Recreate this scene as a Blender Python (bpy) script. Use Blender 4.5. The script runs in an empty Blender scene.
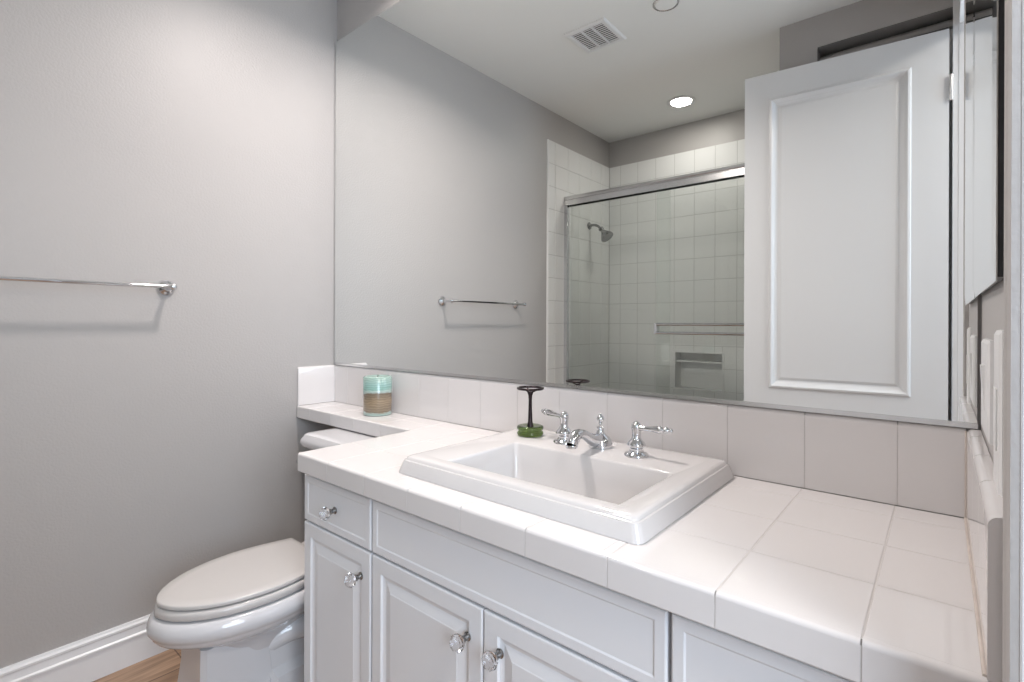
import bpy, bmesh, math, random
from mathutils import Vector, Matrix
random.seed(4)
S = bpy.context.scene
COL = S.collection
pi = math.pi

# ------------------------------------------------------------------ camera
cd = bpy.data.cameras.new('camera'); cam = bpy.data.objects.new('camera', cd); COL.objects.link(cam)
S.camera = cam
cd.sensor_width = 36.0; cd.lens = 511.355 / 1024 * 36.0
cd.shift_y = -17.4785 / 1024; cd.clip_start = 0.01
cam.matrix_world = Matrix.Translation((2.036, 0, 1.12)) @ Matrix.Rotation(math.radians(40.0248), 4, 'Z') @ Matrix.Rotation(pi/2, 4, 'X') @ Matrix.Rotation(math.radians(0.2107), 4, 'Z')

# ------------------------------------------------------------------ colour management, world, lights
vs = S.view_settings
vs.view_transform = 'Standard'; vs.look = 'None'; vs.gamma = 1.0; vs.use_curve_mapping = False
vs.exposure = 0.36
W = bpy.data.worlds.new('world'); S.world = W; W.use_nodes = True
W.node_tree.nodes['Background'].inputs[0].default_value = (0.62, 0.74, 1.0, 1)
W.node_tree.nodes['Background'].inputs[1].default_value = 1.0

def area(name, loc, direction, sx, sy, power, col, shape='RECTANGLE', spread=180):
    l = bpy.data.lights.new(name, 'AREA'); l.shape = shape; l.size = sx; l.size_y = sy
    l.energy = power; l.color = col; l.spread = math.radians(spread)
    o = bpy.data.objects.new(name, l); COL.objects.link(o); o.location = loc
    o.rotation_euler = Vector(direction).to_track_quat('-Z', 'Y').to_euler()
    return o
# two fill lights added in the unseen hall, then recessed bathroom ceiling lamps
area('hall_cool_fill', (3.53, -0.40, 1.60), (-1, 0.20, -0.08), 1.30, 1.50, 42, (0.73, 0.865, 1.0))  # added area light, imitates cool daylight coming from the hall
area('hall_warm_fill', (2.85, 0.1, 2.52), (0, 0, -1), 0.30, 0.30, 12, (1.0, 0.90, 0.80), 'DISK')  # added warm fill below the hall ceiling, has no fixture
area('room_lamp', (0.80, 0.90, 2.556), (0, 0, -1), 0.17, 0.17, 13.5, (1.0, 0.91, 0.87), 'DISK', 150)
area('shower_lamp', (0.739, -0.818, 2.556), (0, 0, -1), 0.12, 0.12, 2.8, (1.0, 0.96, 0.90), 'DISK')

# ------------------------------------------------------------------ materials
def mat(name, col, rough=0.5, metal=0.0, spec=0.5, bump=None, coat=0.0, emit=None, vary=None):
    m = bpy.data.materials.new(name); m.use_nodes = True
    nt = m.node_tree; b = nt.nodes['Principled BSDF']
    b.inputs['Base Color'].default_value = (*col, 1); b.inputs['Roughness'].default_value = rough
    b.inputs['Metallic'].default_value = metal; b.inputs['Specular IOR Level'].default_value = spec
    b.inputs['Coat Weight'].default_value = coat
    tc = nt.nodes.new('ShaderNodeTexCoord')
    if emit:
        b.inputs['Emission Color'].default_value = (*emit[0], 1); b.inputs['Emission Strength'].default_value = emit[1]
    if vary:
        sc, amt = vary
        n = nt.nodes.new('ShaderNodeTexNoise'); n.inputs['Scale'].default_value = sc
        nt.links.new(tc.outputs['Object'], n.inputs['Vector'])
        r = nt.nodes.new('ShaderNodeValToRGB')
        r.color_ramp.elements[0].color = (*[c * (1 - amt) for c in col], 1)
        r.color_ramp.elements[1].color = (*[min(1, c * (1 + amt)) for c in col], 1)
        nt.links.new(n.outputs['Fac'], r.inputs['Fac']); nt.links.new(r.outputs['Color'], b.inputs['Base Color'])
    if bump:
        sc, st, dist = bump
        n = nt.nodes.new('ShaderNodeTexNoise'); n.inputs['Scale'].default_value = sc; n.inputs['Detail'].default_value = 3
        nt.links.new(tc.outputs['Object'], n.inputs['Vector'])
        bp = nt.nodes.new('ShaderNodeBump'); bp.inputs['Strength'].default_value = st; bp.inputs['Distance'].default_value = dist
        nt.links.new(n.outputs['Fac'], bp.inputs['Height']); nt.links.new(bp.outputs['Normal'], b.inputs['Normal'])
    return m
M = {}
M['wall'] = mat('wall_paint', (0.436, 0.417, 0.406), 0.42, spec=0.4, bump=(140, 0.35, 0.0025))
M['ceiling'] = mat('ceiling_paint', (0.84, 0.84, 0.82), 0.7, bump=(90, 0.25, 0.002))
M['trim'] = mat('white_trim_paint', (0.78, 0.78, 0.79), 0.32, bump=(30, 0.05, 0.001))
M['door'] = mat('white_door_paint', (0.74, 0.745, 0.755), 0.30, bump=(25, 0.05, 0.001))
M['cabinet'] = mat('cabinet_paint', (0.76, 0.765, 0.79), 0.33, bump=(35, 0.05, 0.001))
M['cabin'] = mat('cabinet_inside', (0.30, 0.29, 0.28), 0.6, vary=(9, 0.1))
M['tile'] = mat('glazed_tile', (0.73, 0.705, 0.70), 0.07, spec=0.55, bump=(9, 0.10, 0.004))
M['walltile'] = mat('shower_tile', (0.80, 0.80, 0.79), 0.10, bump=(8, 0.10, 0.003))
M['grout'] = mat('tile_grout', (0.58, 0.555, 0.54), 0.85, vary=(60, 0.08))
M['sgrout'] = mat('shower_grout', (0.50, 0.50, 0.485), 0.85, vary=(60, 0.08))
M['china'] = mat('white_china', (0.67, 0.65, 0.645), 0.06, coat=0.4, bump=(4, 0.03, 0.001))
M['toilet'] = mat('toilet_china', (0.62, 0.615, 0.63), 0.08, coat=0.4, bump=(4, 0.03, 0.001))
M['seat'] = mat('seat_plastic', (0.56, 0.535, 0.52), 0.22, bump=(6, 0.03, 0.001))
M['chrome'] = mat('polished_chrome', (0.72, 0.73, 0.75), 0.05, 1.0, bump=(5, 0.02, 0.001))
M['nickel'] = mat('dark_nickel', (0.30, 0.30, 0.30), 0.22, 1.0, bump=(50, 0.03, 0.001))
M['steel'] = mat('satin_aluminium', (0.72, 0.72, 0.72), 0.24, 1.0, bump=(50, 0.03, 0.001))
M['mirror'] = mat('mirror_silver', (0.90, 0.915, 0.905), 0.0, 1.0, vary=(2, 0.002))
M['mirror_edge'] = mat('mirror_edge', (0.12, 0.15, 0.14), 0.3, vary=(20, 0.1))
M['bronze'] = mat('dark_bronze', (0.030, 0.020, 0.022), 0.28, 0.7, bump=(40, 0.1, 0.001))
M['plastic'] = mat('white_plastic', (0.78, 0.78, 0.78), 0.3, vary=(10, 0.01))
M['black'] = mat('black_frame', (0.012, 0.012, 0.014), 0.35, vary=(10, 0.1))
M['dark'] = mat('recess_shade', (0.05, 0.05, 0.05), 0.8, vary=(10, 0.1))
M['rubber'] = mat('caulk', (0.62, 0.55, 0.50), 0.6, vary=(30, 0.2))
M['lens'] = mat('lamp_lens', (0.9, 0.9, 0.88), 0.5, emit=((1.0, 0.95, 0.86), 9), vary=(3, 0.01))
M['wax'] = mat('wick', (0.85, 0.82, 0.75), 0.6, vary=(10, 0.05))

def glass(name, col, rough=0.0, ior=1.45):
    m = bpy.data.materials.new(name); m.use_nodes = True
    b = m.node_tree.nodes['Principled BSDF']
    b.inputs['Base Color'].default_value = (*col, 1); b.inputs['Transmission Weight'].default_value = 1
    b.inputs['Roughness'].default_value = rough; b.inputs['IOR'].default_value = ior
    return m
M['crystal'] = glass('crystal', (0.98, 0.98, 1.0), 0.0, 1.5)
M['green'] = glass('green_glass', (0.13, 0.20, 0.05), 0.08, 1.45)

def pane_glass():      # thin greenish pane: mostly clear, mirror-like at glancing angles
    m = bpy.data.materials.new('pane_glass'); m.use_nodes = True; nt = m.node_tree
    for n in list(nt.nodes): nt.nodes.remove(n)
    out = nt.nodes.new('ShaderNodeOutputMaterial'); mix = nt.nodes.new('ShaderNodeMixShader')
    t = nt.nodes.new('ShaderNodeBsdfTransparent'); t.inputs[0].default_value = (0.965, 0.975, 0.967, 1)
    g = nt.nodes.new('ShaderNodeBsdfGlossy'); g.inputs['Roughness'].default_value = 0.0
    g.inputs['Color'].default_value = (0.9, 0.95, 0.92, 1)
    fr = nt.nodes.new('ShaderNodeFresnel'); fr.inputs['IOR'].default_value = 1.5
    nt.links.new(fr.outputs[0], mix.inputs[0]); nt.links.new(t.outputs[0], mix.inputs[1]); nt.links.new(g.outputs[0], mix.inputs[2])
    nt.links.new(mix.outputs[0], out.inputs[0])
    return m
M['pane'] = pane_glass()

def wood_floor():
    m = bpy.data.materials.new('oak_planks'); m.use_nodes = True; nt = m.node_tree; b = nt.nodes['Principled BSDF']
    tc = nt.nodes.new('ShaderNodeTexCoord')
    mp = nt.nodes.new('ShaderNodeMapping'); mp.inputs['Rotation'].default_value = (0, 0, pi/2)
    br = nt.nodes.new('ShaderNodeTexBrick'); br.inputs['Scale'].default_value = 1
    br.inputs['Brick Width'].default_value = 1.2; br.inputs['Row Height'].default_value = 0.15; br.inputs['Mortar Size'].default_value = 0.002
    br.inputs['Color1'].default_value = (0.42, 0.29, 0.20, 1); br.inputs['Color2'].default_value = (0.35, 0.24, 0.165, 1); br.inputs['Mortar'].default_value = (0.14, 0.09, 0.06, 1)
    mp2 = nt.nodes.new('ShaderNodeMapping'); mp2.inputs['Scale'].default_value = (30, 2.2, 4)
    ns = nt.nodes.new('ShaderNodeTexNoise'); ns.inputs['Scale'].default_value = 2.0; ns.inputs['Detail'].default_value = 6
    rr = nt.nodes.new('ShaderNodeValToRGB'); rr.color_ramp.elements[0].color = (0.55, 0.5, 0.47, 1); rr.color_ramp.elements[1].color = (1.25, 1.2, 1.15, 1)
    rr.color_ramp.elements[0].position = 0.3; rr.color_ramp.elements[1].position = 0.7
    mx = nt.nodes.new('ShaderNodeMix'); mx.data_type = 'RGBA'; mx.blend_type = 'MULTIPLY'; mx.inputs[0].default_value = 1
    L = nt.links.new
    L(tc.outputs['Object'], mp.inputs[0]); L(mp.outputs[0], br.inputs['Vector']); L(tc.outputs['Object'], mp2.inputs[0]); L(mp2.outputs[0], ns.inputs['Vector'])
    L(ns.outputs['Fac'], rr.inputs[0]); L(br.outputs['Color'], mx.inputs[6]); L(rr.outputs[0], mx.inputs[7]); L(mx.outputs[2], b.inputs['Base Color'])
    b.inputs['Roughness'].default_value = 0.35
    return m
M['floor'] = wood_floor()

def candle_mat():      # mercury-glass look: mint band above, sandy layered band below, pale foot
    m = bpy.data.materials.new('layered_candle_glass'); m.use_nodes = True; nt = m.node_tree; b = nt.nodes['Principled BSDF']; L = nt.links.new
    tc = nt.nodes.new('ShaderNodeTexCoord'); sp = nt.nodes.new('ShaderNodeSeparateXYZ'); L(tc.outputs['Object'], sp.inputs[0])
    n = nt.nodes.new('ShaderNodeTexNoise'); n.inputs['Scale'].default_value = 22; n.inputs['Detail'].default_value = 3; L(tc.outputs['Object'], n.inputs['Vector'])
    ma = nt.nodes.new('ShaderNodeMath'); ma.operation = 'MULTIPLY_ADD'; ma.inputs[1].default_value = 0.030; L(n.outputs['Fac'], ma.inputs[0]); L(sp.outputs['Z'], ma.inputs[2])
    dv = nt.nodes.new('ShaderNodeMath'); dv.operation = 'DIVIDE'; dv.inputs[1].default_value = 0.15; L(ma.outputs[0], dv.inputs[0])
    r = nt.nodes.new('ShaderNodeValToRGB'); L(dv.outputs[0], r.inputs[0])
    e = r.color_ramp.elements
    e[0].position = 0.0; e[0].color = (0.38, 0.50, 0.46, 1); e[1].position = 1.0; e[1].color = (0.33, 0.47, 0.42, 1)
    for p, c in ((0.17, (0.38, 0.50, 0.46, 1)), (0.22, (0.25, 0.19, 0.13, 1)), (0.45, (0.33, 0.25, 0.16, 1)), (0.58, (0.22, 0.17, 0.12, 1)), (0.64, (0.20, 0.16, 0.12, 1)), (0.68, (0.42, 0.52, 0.49, 1)), (0.78, (0.24, 0.42, 0.37, 1)), (0.88, (0.28, 0.45, 0.42, 1))):
        x = e.new(p); x.color = c
    w = nt.nodes.new('ShaderNodeTexWave'); w.bands_direction = 'Z'; w.inputs['Scale'].default_value = 36; w.inputs['Distortion'].default_value = 5; L(tc.outputs['Object'], w.inputs['Vector'])
    rr = nt.nodes.new('ShaderNodeValToRGB'); rr.color_ramp.elements[0].color = (0.86, 0.86, 0.86, 1); rr.color_ramp.elements[1].color = (1.10, 1.10, 1.10, 1); L(w.outputs['Fac'], rr.inputs[0])
    mx = nt.nodes.new('ShaderNodeMix'); mx.data_type = 'RGBA'; mx.blend_type = 'MULTIPLY'; mx.inputs[0].default_value = 1
    L(r.outputs[0], mx.inputs[6]); L(rr.outputs[0], mx.inputs[7]); L(mx.outputs[2], b.inputs['Base Color'])
    b.inputs['Roughness'].default_value = 0.18; b.inputs['Coat Weight'].default_value = 0.6
    return m
M['candle'] = candle_mat()

# ------------------------------------------------------------------ helpers
def link(name, bm, mats, parent=None, smooth=False, bevel=0, seg=2, angle=35, loc=None, flat=False):
    me = bpy.data.meshes.new(name)
    bmesh.ops.recalc_face_normals(bm, faces=bm.faces[:])
    bm.to_mesh(me); bm.free()
    if not isinstance(mats, (list, tuple)): mats = [mats]
    for m in mats: me.materials.append(m)
    o = bpy.data.objects.new(name, me); COL.objects.link(o)
    if parent is not None: o.parent = parent
    if loc is not None: o.location = loc
    if smooth:
        for p in me.polygons: p.use_smooth = True
        try: me.set_sharp_from_angle(angle=math.radians(angle))
        except Exception: pass
        if flat:
            sh = me.attributes.get('sharp_edge') or me.attributes.new('sharp_edge', 'BOOLEAN', 'EDGE')
            big = {}
            for p in me.polygons:
                if max(abs(c) for c in p.normal) > 0.99999:
                    for k in p.edge_keys: big[k] = True
            for e_ in me.edges:
                if tuple(sorted(e_.vertices)) in big: sh.data[e_.index].value = True
    if bevel:
        b = o.modifiers.new('bevel', 'BEVEL'); b.width = bevel; b.segments = seg; b.limit_method = 'ANGLE'; b.angle_limit = math.radians(40)
        b.harden_normals = False
    return o
def box(bm, x0, x1, y0, y1, z0, z1, mi=0):
    v = [bm.verts.new(p) for p in ((x0,y0,z0),(x1,y0,z0),(x1,y1,z0),(x0,y1,z0),(x0,y0,z1),(x1,y0,z1),(x1,y1,z1),(x0,y1,z1))]
    for f in ((0,3,2,1),(4,5,6,7),(0,1,5,4),(1,2,6,5),(2,3,7,6),(3,0,4,7)):
        fc = bm.faces.new([v[i] for i in f]); fc.material_index = mi
def loft(bm, rings, cap0=True, cap1=True, mi=0):
    R = [[bm.verts.new(p) for p in r] for r in rings]; n = len(R[0])
    for a, b in zip(R, R[1:]):
        for i in range(n):
            f = bm.faces.new((a[i], a[(i+1) % n], b[(i+1) % n], b[i])); f.material_index = mi
    if cap0: bm.faces.new(R[0][::-1]).material_index = mi
    if cap1: bm.faces.new(R[-1]).material_index = mi
def lathe(bm, prof, c=(0,0,0), axis=(0,0,1), n=32, mi=0, cap=True):
    q = Vector((0,0,1)).rotation_difference(Vector(axis).normalized())
    rings = []
    for r, h in prof:
        rings.append([tuple(Vector(c) + q @ Vector((r*math.cos(2*pi*i/n), r*math.sin(2*pi*i/n), h))) for i in range(n)])
    loft(bm, rings, cap, cap, mi)
def tube(bm, pts, rad, n=16, mi=0):
    P = [Vector(p) for p in pts]
    if not isinstance(rad, (list, tuple)): rad = [rad]*len(P)
    t0 = (P[1]-P[0]).normalized(); u = t0.orthogonal().normalized(); rings = []
    for i, p in enumerate(P):
        t = (P[min(i+1, len(P)-1)] - P[max(i-1, 0)]).normalized()
        u = (u - t*u.dot(t)).normalized(); w = t.cross(u)
        rings.append([tuple(p + rad[i]*(math.cos(2*pi*k/n)*u + math.sin(2*pi*k/n)*w)) for k in range(n)])
    loft(bm, rings, True, True, mi)
def spline(pts, k=8):
    P = [Vector(p) for p in pts]; P = [2*P[0]-P[1]] + P + [2*P[-1]-P[-2]]; out = []
    for i in range(1, len(P)-2):
        for j in range(k):
            t = j/k; a, b, c, d = P[i-1], P[i], P[i+1], P[i+2]
            out.append(0.5*((2*b)+(c-a)*t+(2*a-5*b+4*c-d)*t*t+(3*b-a-3*c+d)*t**3))
    out.append(P[-2]); return out
def rrect(x0, x1, y0, y1, z, r, k=6):
    r = max(1e-4, min(r, (x1-x0)/2-1e-4, (y1-y0)/2-1e-4)); pts = []
    for cx, cy, a in ((x1-r, y0+r, -pi/2), (x1-r, y1-r, 0), (x0+r, y1-r, pi/2), (x0+r, y0+r, pi)):
        for i in range(k+1):
            t = a + pi/2*i/k; pts.append((cx + r*math.cos(t), cy + r*math.sin(t), z))
    return pts
def prism(bm, prof, axis, a, b, mi=0):
    """extrude a closed 2-D profile along an axis; profile coords fill the two other axes in order"""
    def put(p, t):
        return {'x': (t, p[0], p[1]), 'y': (p[0], t, p[1]), 'z': (p[0], p[1], t)}[axis]
    loft(bm, [[put(p, a) for p in prof], [put(p, b) for p in prof]], True, True, mi)
def empty(name, loc, label, cat, group=None):
    o = bpy.data.objects.new(name, None); COL.objects.link(o); o.location = loc; o.empty_display_size = 0.05
    return tag(o, label, cat, group)
def tag(o, label, cat, group=None):
    o['label'] = label; o['category'] = cat
    if group: o['group'] = group
    return o
def struct(name, bm, m, **k):
    o = link(name, bm, m, **k); o['kind'] = 'structure'; return o
def kid(parent, name, bm, m, **k):
    """geometry given in world coordinates, stored relative to the parent Empty"""
    bmesh.ops.translate(bm, verts=bm.verts[:], vec=-(parent.matrix_basis.translation if parent.parent is None else parent.matrix_basis.translation + parent.parent.matrix_basis.translation))
    return link(name, bm, m, parent=parent, **k)

# ------------------------------------------------------------------ key dimensions (metres)
YM = 1.212          # mirror glass face
YW = 1.222          # wall behind the mirror
XR = 2.09           # right wall face
ZC = 2.566          # ceiling
CT = 0.778          # counter top
CF = 0.6675         # counter front
SF = 1.21           # back splash face
P6 = 0.155          # tile pitch
XG = 1.9703         # first grout joint
YS = -0.32          # closet wall face
YT = -0.37          # start of shower tile
YB = -1.193         # shower back wall face
XS = 1.42           # shower right wall face

# ------------------------------------------------------------------ room shell
bm = bmesh.new(); box(bm, -0.12, 3.6, YB-0.12, 2.2, -0.08, 0); struct('floor', bm, M['floor'])
bm = bmesh.new(); box(bm, -0.12, 3.72, -1.6, 2.2, ZC, ZC+0.08); struct('ceiling', bm, M['ceiling'])
bm = bmesh.new(); box(bm, -0.12, 0, YB-0.12, YW+0.12, 0, ZC); struct('wall_left', bm, M['wall'])
bm = bmesh.new(); box(bm, 0, XR+0.12, YW, YW+0.12, 0, ZC); struct('wall_back', bm, M['wall'])
bm = bmesh.new()
YJN, YJF, ZH = 0.595, -0.285, 2.325      # doorway: near jamb, far jamb, head
box(bm, XR, XR+0.12, YJN+0.02, YW, 0, ZC)
box(bm, XR, XR+0.12, YJF-0.02, YJN+0.02, ZH+0.02, ZC)
box(bm, XR, XR+0.12, YS-0.9, YJF-0.02, 0, ZC)
struct('wall_right', bm, M['wall'])
bm = bmesh.new(); box(bm, 0, XR, YB-0.12, YB-0.008, 0, ZC); struct('wall_front', bm, M['wall'])
# wall beside the shower with a recessed closet doorway
CX0, CZ = 1.588, 2.416
bm = bmesh.new()
box(bm, XS+0.008, CX0, YS-0.12, YS, 0, ZC)
box(bm, CX0, XR, YS-0.12, YS, CZ, ZC)
box(bm, XS+0.008, XS+0.10, YB-0.008, YS-0.12, 0, ZC)
struct('wall_closet', bm, M['wall'])
bm = bmesh.new()
box(bm, CX0, XR, YS-0.12, YS-0.085, 0, CZ-0.045)
struct('door_2', bm, M['trim'], bevel=0.002)
bm = bmesh.new()
prism(bm, [(YS-0.085, CZ-0.052), (YS-0.055, CZ-0.052), (YS-0.055, CZ-0.035), (YS-0.068, CZ-0.02), (YS-0.085, CZ-0.012)], 'x', CX0, XR-0.002)
struct('trim_3', bm, M['wall'])
# hall outside the door
bm = bmesh.new(); box(bm, 3.6, 3.72, -1.6, -1.10, 0, ZC); box(bm, 3.6, 3.72, 0.30, 2.2, 0, ZC); box(bm, 3.6, 3.72, -1.10, 0.30, 0, 0.85); box(bm, 3.6, 3.72, -1.10, 0.30, 2.35, ZC)
struct('wall_hall', bm, M['wall'])
bm = bmesh.new(); box(bm, XR+0.12, 3.72, -1.72, -1.6, 0, ZC); box(bm, XR+0.12, 3.72, 2.2, 2.32, 0, ZC)
struct('wall_hall_end', bm, M['wall'])
bm = bmesh.new()
for a in (-1.10, -0.42, 0.26): box(bm, 3.61, 3.66, a, a+0.04, 0.85, 2.35)
for z in (0.85, 2.31): box(bm, 3.61, 3.66, -1.10, 0.30, z, z+0.04)
struct('added_window_1', bm, M['trim'])  # unseen window, added to frame the cool area light

# doorway jambs, casing
bm = bmesh.new()
box(bm, XR-0.004, XR+0.13, YJN, YJN+0.02, 0, ZH)
box(bm, XR-0.004, XR+0.13, YJF-0.02, YJF, 0, ZH)
box(bm, XR-0.004, XR+0.13, YJF-0.02, YJN+0.02, ZH, ZH+0.02)
struct('trim_1', bm, M['trim'], bevel=0.002)
def casing_prof(sgn, base):
    return [(XR, base), (XR-0.0095, base), (XR-0.0095, base+sgn*0.012), (XR-0.0085, base+sgn*0.018), (XR-0.0085, base+sgn*0.045), (XR-0.0097, base+sgn*0.052), (XR-0.0097, base+sgn*0.064), (XR-0.008, base+sgn*0.066), (XR, base+sgn*0.066)]
bm = bmesh.new()
prism(bm, casing_prof(1, YJN+0.001), 'z', 0, ZH+0.075)
struct('trim_2', bm, M['wall'])
bm = bmesh.new()
box(bm, XR-0.022, XR, YS+0.002, YJF-0.002, 0, ZH+0.11)
struct('trim_4', bm, M['trim'], bevel=0.002)

# baseboard, left wall and wall behind the toilet
BB = [(0, 0), (0.014, 0), (0.014, 0.085), (0.018, 0.088), (0.018, 0.094), (0.013, 0.098), (0.011, 0.118), (0.014, 0.122), (0.014, 0.128), (0.008, 0.132), (0.006, 0.138), (0, 0.138)]
bm = bmesh.new(); prism(bm, BB, 'y', YT, YW); struct('baseboard_left', bm, M['trim'])
bm = bmesh.new(); prism(bm, [(YW-a, b) for a, b in BB], 'x', 0.02, 0.73); struct('baseboard_back', bm, M['trim'])

# ------------------------------------------------------------------ tiled surfaces
def tile_box(bm, x0, x1, y0, y1, z0, z1, out, bev=0.0011, mi=0):
    """box whose face on side 'out' ('+x','-x','+y','-y','+z') is chamfered all round"""
    if x1-x0 < 0.004 and out[1] != 'x' or y1-y0 < 0.004 and out[1] != 'y' or z1-z0 < 0.004 and out[1] != 'z': return
    ax = 'xyz'.index(out[1]); lo = [x0,y0,z0]; hi = [x1,y1,z1]; a, b = [i for i in range(3) if i != ax]
    near, far = (lo[ax], hi[ax]) if out[0] == '+' else (hi[ax], lo[ax])
    s = 1 if out[0] == '+' else -1
    def ring(t, ins):
        r = []
        for u, w in ((lo[a]+ins, lo[b]+ins), (hi[a]-ins, lo[b]+ins), (hi[a]-ins, hi[b]-ins), (lo[a]+ins, hi[b]-ins)):
            p = [0,0,0]; p[ax] = t; p[a] = u; p[b] = w; r.append(tuple(p))
        return r
    loft(bm, [ring(near, 0), ring(far - s*bev, 0), ring(far - s*bev*0.3, bev*0.3), ring(far, bev)], True, True, mi)
def cuts(a, b, origin, pitch):
    k = math.ceil((a-origin)/pitch - 1e-6); c = [a]
    while origin + k*pitch < b - 1e-6:
        x = origin + k*pitch
        if x > a + 1e-4: c.append(x)
        k += 1
    return c + [b]
G = 0.0009; GS = 0.0013   # half grout
# shower surround
ZT = 2.362
bm = bmesh.new()
box(bm, 0, 0.006, YB, YT+0.001, 0, ZT-0.001, 1)
ys = cuts(YB, YT, YB-0.03, P6); zs = cuts(0.0, ZT, ZT-16*P6, P6)
for y0, y1 in zip(ys, ys[1:]):
    for z0, z1 in zip(zs, zs[1:]): tile_box(bm, 0.002, 0.008, y0+GS, y1-GS, z0+GS, z1-GS, '+x')
prism(bm, [(0.0, YT), (0.008, YT), (0.0075, YT+0.006), (0.004, YT+0.010), (0, YT+0.011)], 'z', 0, ZT)
struct('wall_shower_left', bm, [M['walltile'], M['sgrout']])
bm = bmesh.new()
NX0, NX1, NZ0, NZ1 = 0.555, 0.885, 0.66, 0.915
box(bm, 0.008, NX0, YB-0.006, YB-0.001, 0, ZT, 1); box(bm, NX1, XS, YB-0.006, YB-0.001, 0, ZT, 1)
box(bm, NX0, NX1, YB-0.006, YB-0.001, 0, NZ0, 1); box(bm, NX0, NX1, YB-0.006, YB-0.001, NZ1, ZT, 1)
xs = cuts(0.008, XS, 0.124-P6*2, 0.1455)
for x0, x1 in zip(xs, xs[1:]):
    for z0, z1 in zip(zs, zs[1:]):
        if x1 <= NX0+0.01 or x0 >= NX1-0.01 or z1 <= NZ0+0.01 or z0 >= NZ1-0.01:
            tile_box(bm, x0+GS, x1-GS, YB-0.004, YB, z0+GS, z1-GS, '+y'); continue
        for a0, a1, c0, c1 in ((x0, min(x1, NX0), z0, z1), (max(x0, NX1), x1, z0, z1), (max(x0, NX0), min(x1, NX1), z0, min(z1, NZ0)), (max(x0, NX0), min(x1, NX1), max(z0, NZ1), z1)):
            if a1-a0 > 0.006 and c1-c0 > 0.006: tile_box(bm, a0+GS, a1-GS, YB-0.004, YB, c0+GS, c1-GS, '+y')
# niche frame and inside
for a0, a1, c0, c1 in ((NX0-0.012, NX0, NZ0-0.012, NZ1+0.012), (NX1, NX1+0.012, NZ0-0.012, NZ1+0.012), (NX0, NX1, NZ1, NZ1+0.012), (NX0, NX1, NZ0-0.012, NZ0)):
    box(bm, a0, a1, YB-0.004, YB+0.006, c0, c1)
struct('wall_shower_back', bm, [M['walltile'], M['sgrout']])
bm = bmesh.new()
y0 = YB-0.095
for b in ((NX0, NX1, y0-0.01, y0, NZ0, NZ1), (NX0-0.012, NX0, y0, YB, NZ0, NZ1), (NX1, NX1+0.012, y0, YB, NZ0, NZ1), (NX0, NX1, y0, YB, NZ1, NZ1+0.012), (NX0, NX1, y0, YB, NZ0-0.012, NZ0), (NX0, NX1, y0, y0+0.07, 0.846, 0.858)):
    box(bm, *b)
struct('wall_shower_niche', bm, M['walltile'])
wf = bpy.data.objects['wall_front']
# cut the niche out of the front wall by rebuilding it as four blocks
me = wf.data; bm = bmesh.new()
for b in ((0, NX0-0.012, 0, ZC), (NX1+0.012, XR, 0, ZC), (NX0-0.012, NX1+0.012, 0, NZ0-0.012), (NX0-0.012, NX1+0.012, NZ1+0.012, ZC)):
    box(bm, b[0], b[1], YB-0.12, YB-0.008, b[2], b[3])
bmesh.ops.recalc_face_normals(bm, faces=bm.faces[:]); bm.to_mesh(me); bm.free()
bm = bmesh.new()
box(bm, XS+0.002, XS+0.008, YB, YS-0.002, 0, ZT, 1)
ys2 = cuts(YB, YS, YB-0.03, P6)
for a, b in zip(ys2, ys2[1:]):
    for z0, z1 in zip(zs, zs[1:]): tile_box(bm, XS, XS+0.006, a+GS, b-GS, z0+GS, z1-GS, '-x')
struct('wall_shower_right', bm, [M['walltile'], M['sgrout']])

# ------------------------------------------------------------------ worktop
ZB = CT-0.049
wt = empty('worktop', (1.4, 0.94, ZB), 'long white tiled worktop with a narrow shelf running over the toilet tank', 'worktop')
SX0, SX1, SY0, SY1 = 1.125, 1.645, 0.752, 1.165      # hole for the basin
def split_hole(x0, x1, y0, y1):
    out = []
    if x1 <= SX0 or x0 >= SX1 or y1 <= SY0 or y0 >= SY1: return [(x0, x1, y0, y1)]
    if x0 < SX0: out.append((x0, SX0, y0, y1))
    if x1 > SX1: out.append((SX1, x1, y0, y1))
    a, b = max(x0, SX0), min(x1, SX1)
    if y0 < SY0: out.append((a, b, y0, SY0))
    if y1 > SY1: out.append((a, b, SY1, y1))
    return out
XL, XE = 0.742, XR-0.002
YSH = 1.0426
bm = bmesh.new()
# bed of mortar under the tiles
for b in split_hole(XL+0.006, XE, CF+0.006, SF): box(bm, b[0], b[1], b[2], b[3], ZB+0.002, CT-0.0006, 1)
box(bm, 0.002, XL+0.006, YSH+0.006, SF, ZB+0.002, CT-0.0006, 1)
box(bm, XL+0.0008, XE, CF+0.0007, CF+0.02, ZB+0.002, CT-0.0055, 1); box(bm, 0.002, XL, YSH+0.0007, YSH+0.02, ZB+0.002, CT-0.005, 1)
xs = cuts(XL, XE, XG-14*P6, P6); rows = [CF+0.012, 0.824, 0.980, 1.136, SF]
for x0, x1 in zip(xs, xs[1:]):
    for j, (a, b) in enumerate(zip(rows, rows[1:])):
        for (c0, c1, d0, d1) in split_hole(x0+G if x0 > XL else x0, x1-G, a + (G if j else -0.0001), b-G):
            if c1-c0 > 0.01 and d1-d0 > 0.01: tile_box(bm, c0, c1, d0, d1, CT-0.008, CT, '+z')
    # rounded nosing with 5 cm apron
    r = 0.006; pr = [(CF+0.012, CT)]
    for i in range(0, 7):
        t = pi/2 + pi/2*i/6; pr.append((CF + r + r*math.cos(t), CT - r + r*math.sin(t)))
    pr += [(CF, ZB+0.003), (CF+0.003, ZB), (CF+0.012, ZB), (CF+0.012, CT-0.010)]
    prism(bm, [(y, z) for y, z in pr], 'x', (x0+G) if x0 > XL else x0, x1-G)
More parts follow.
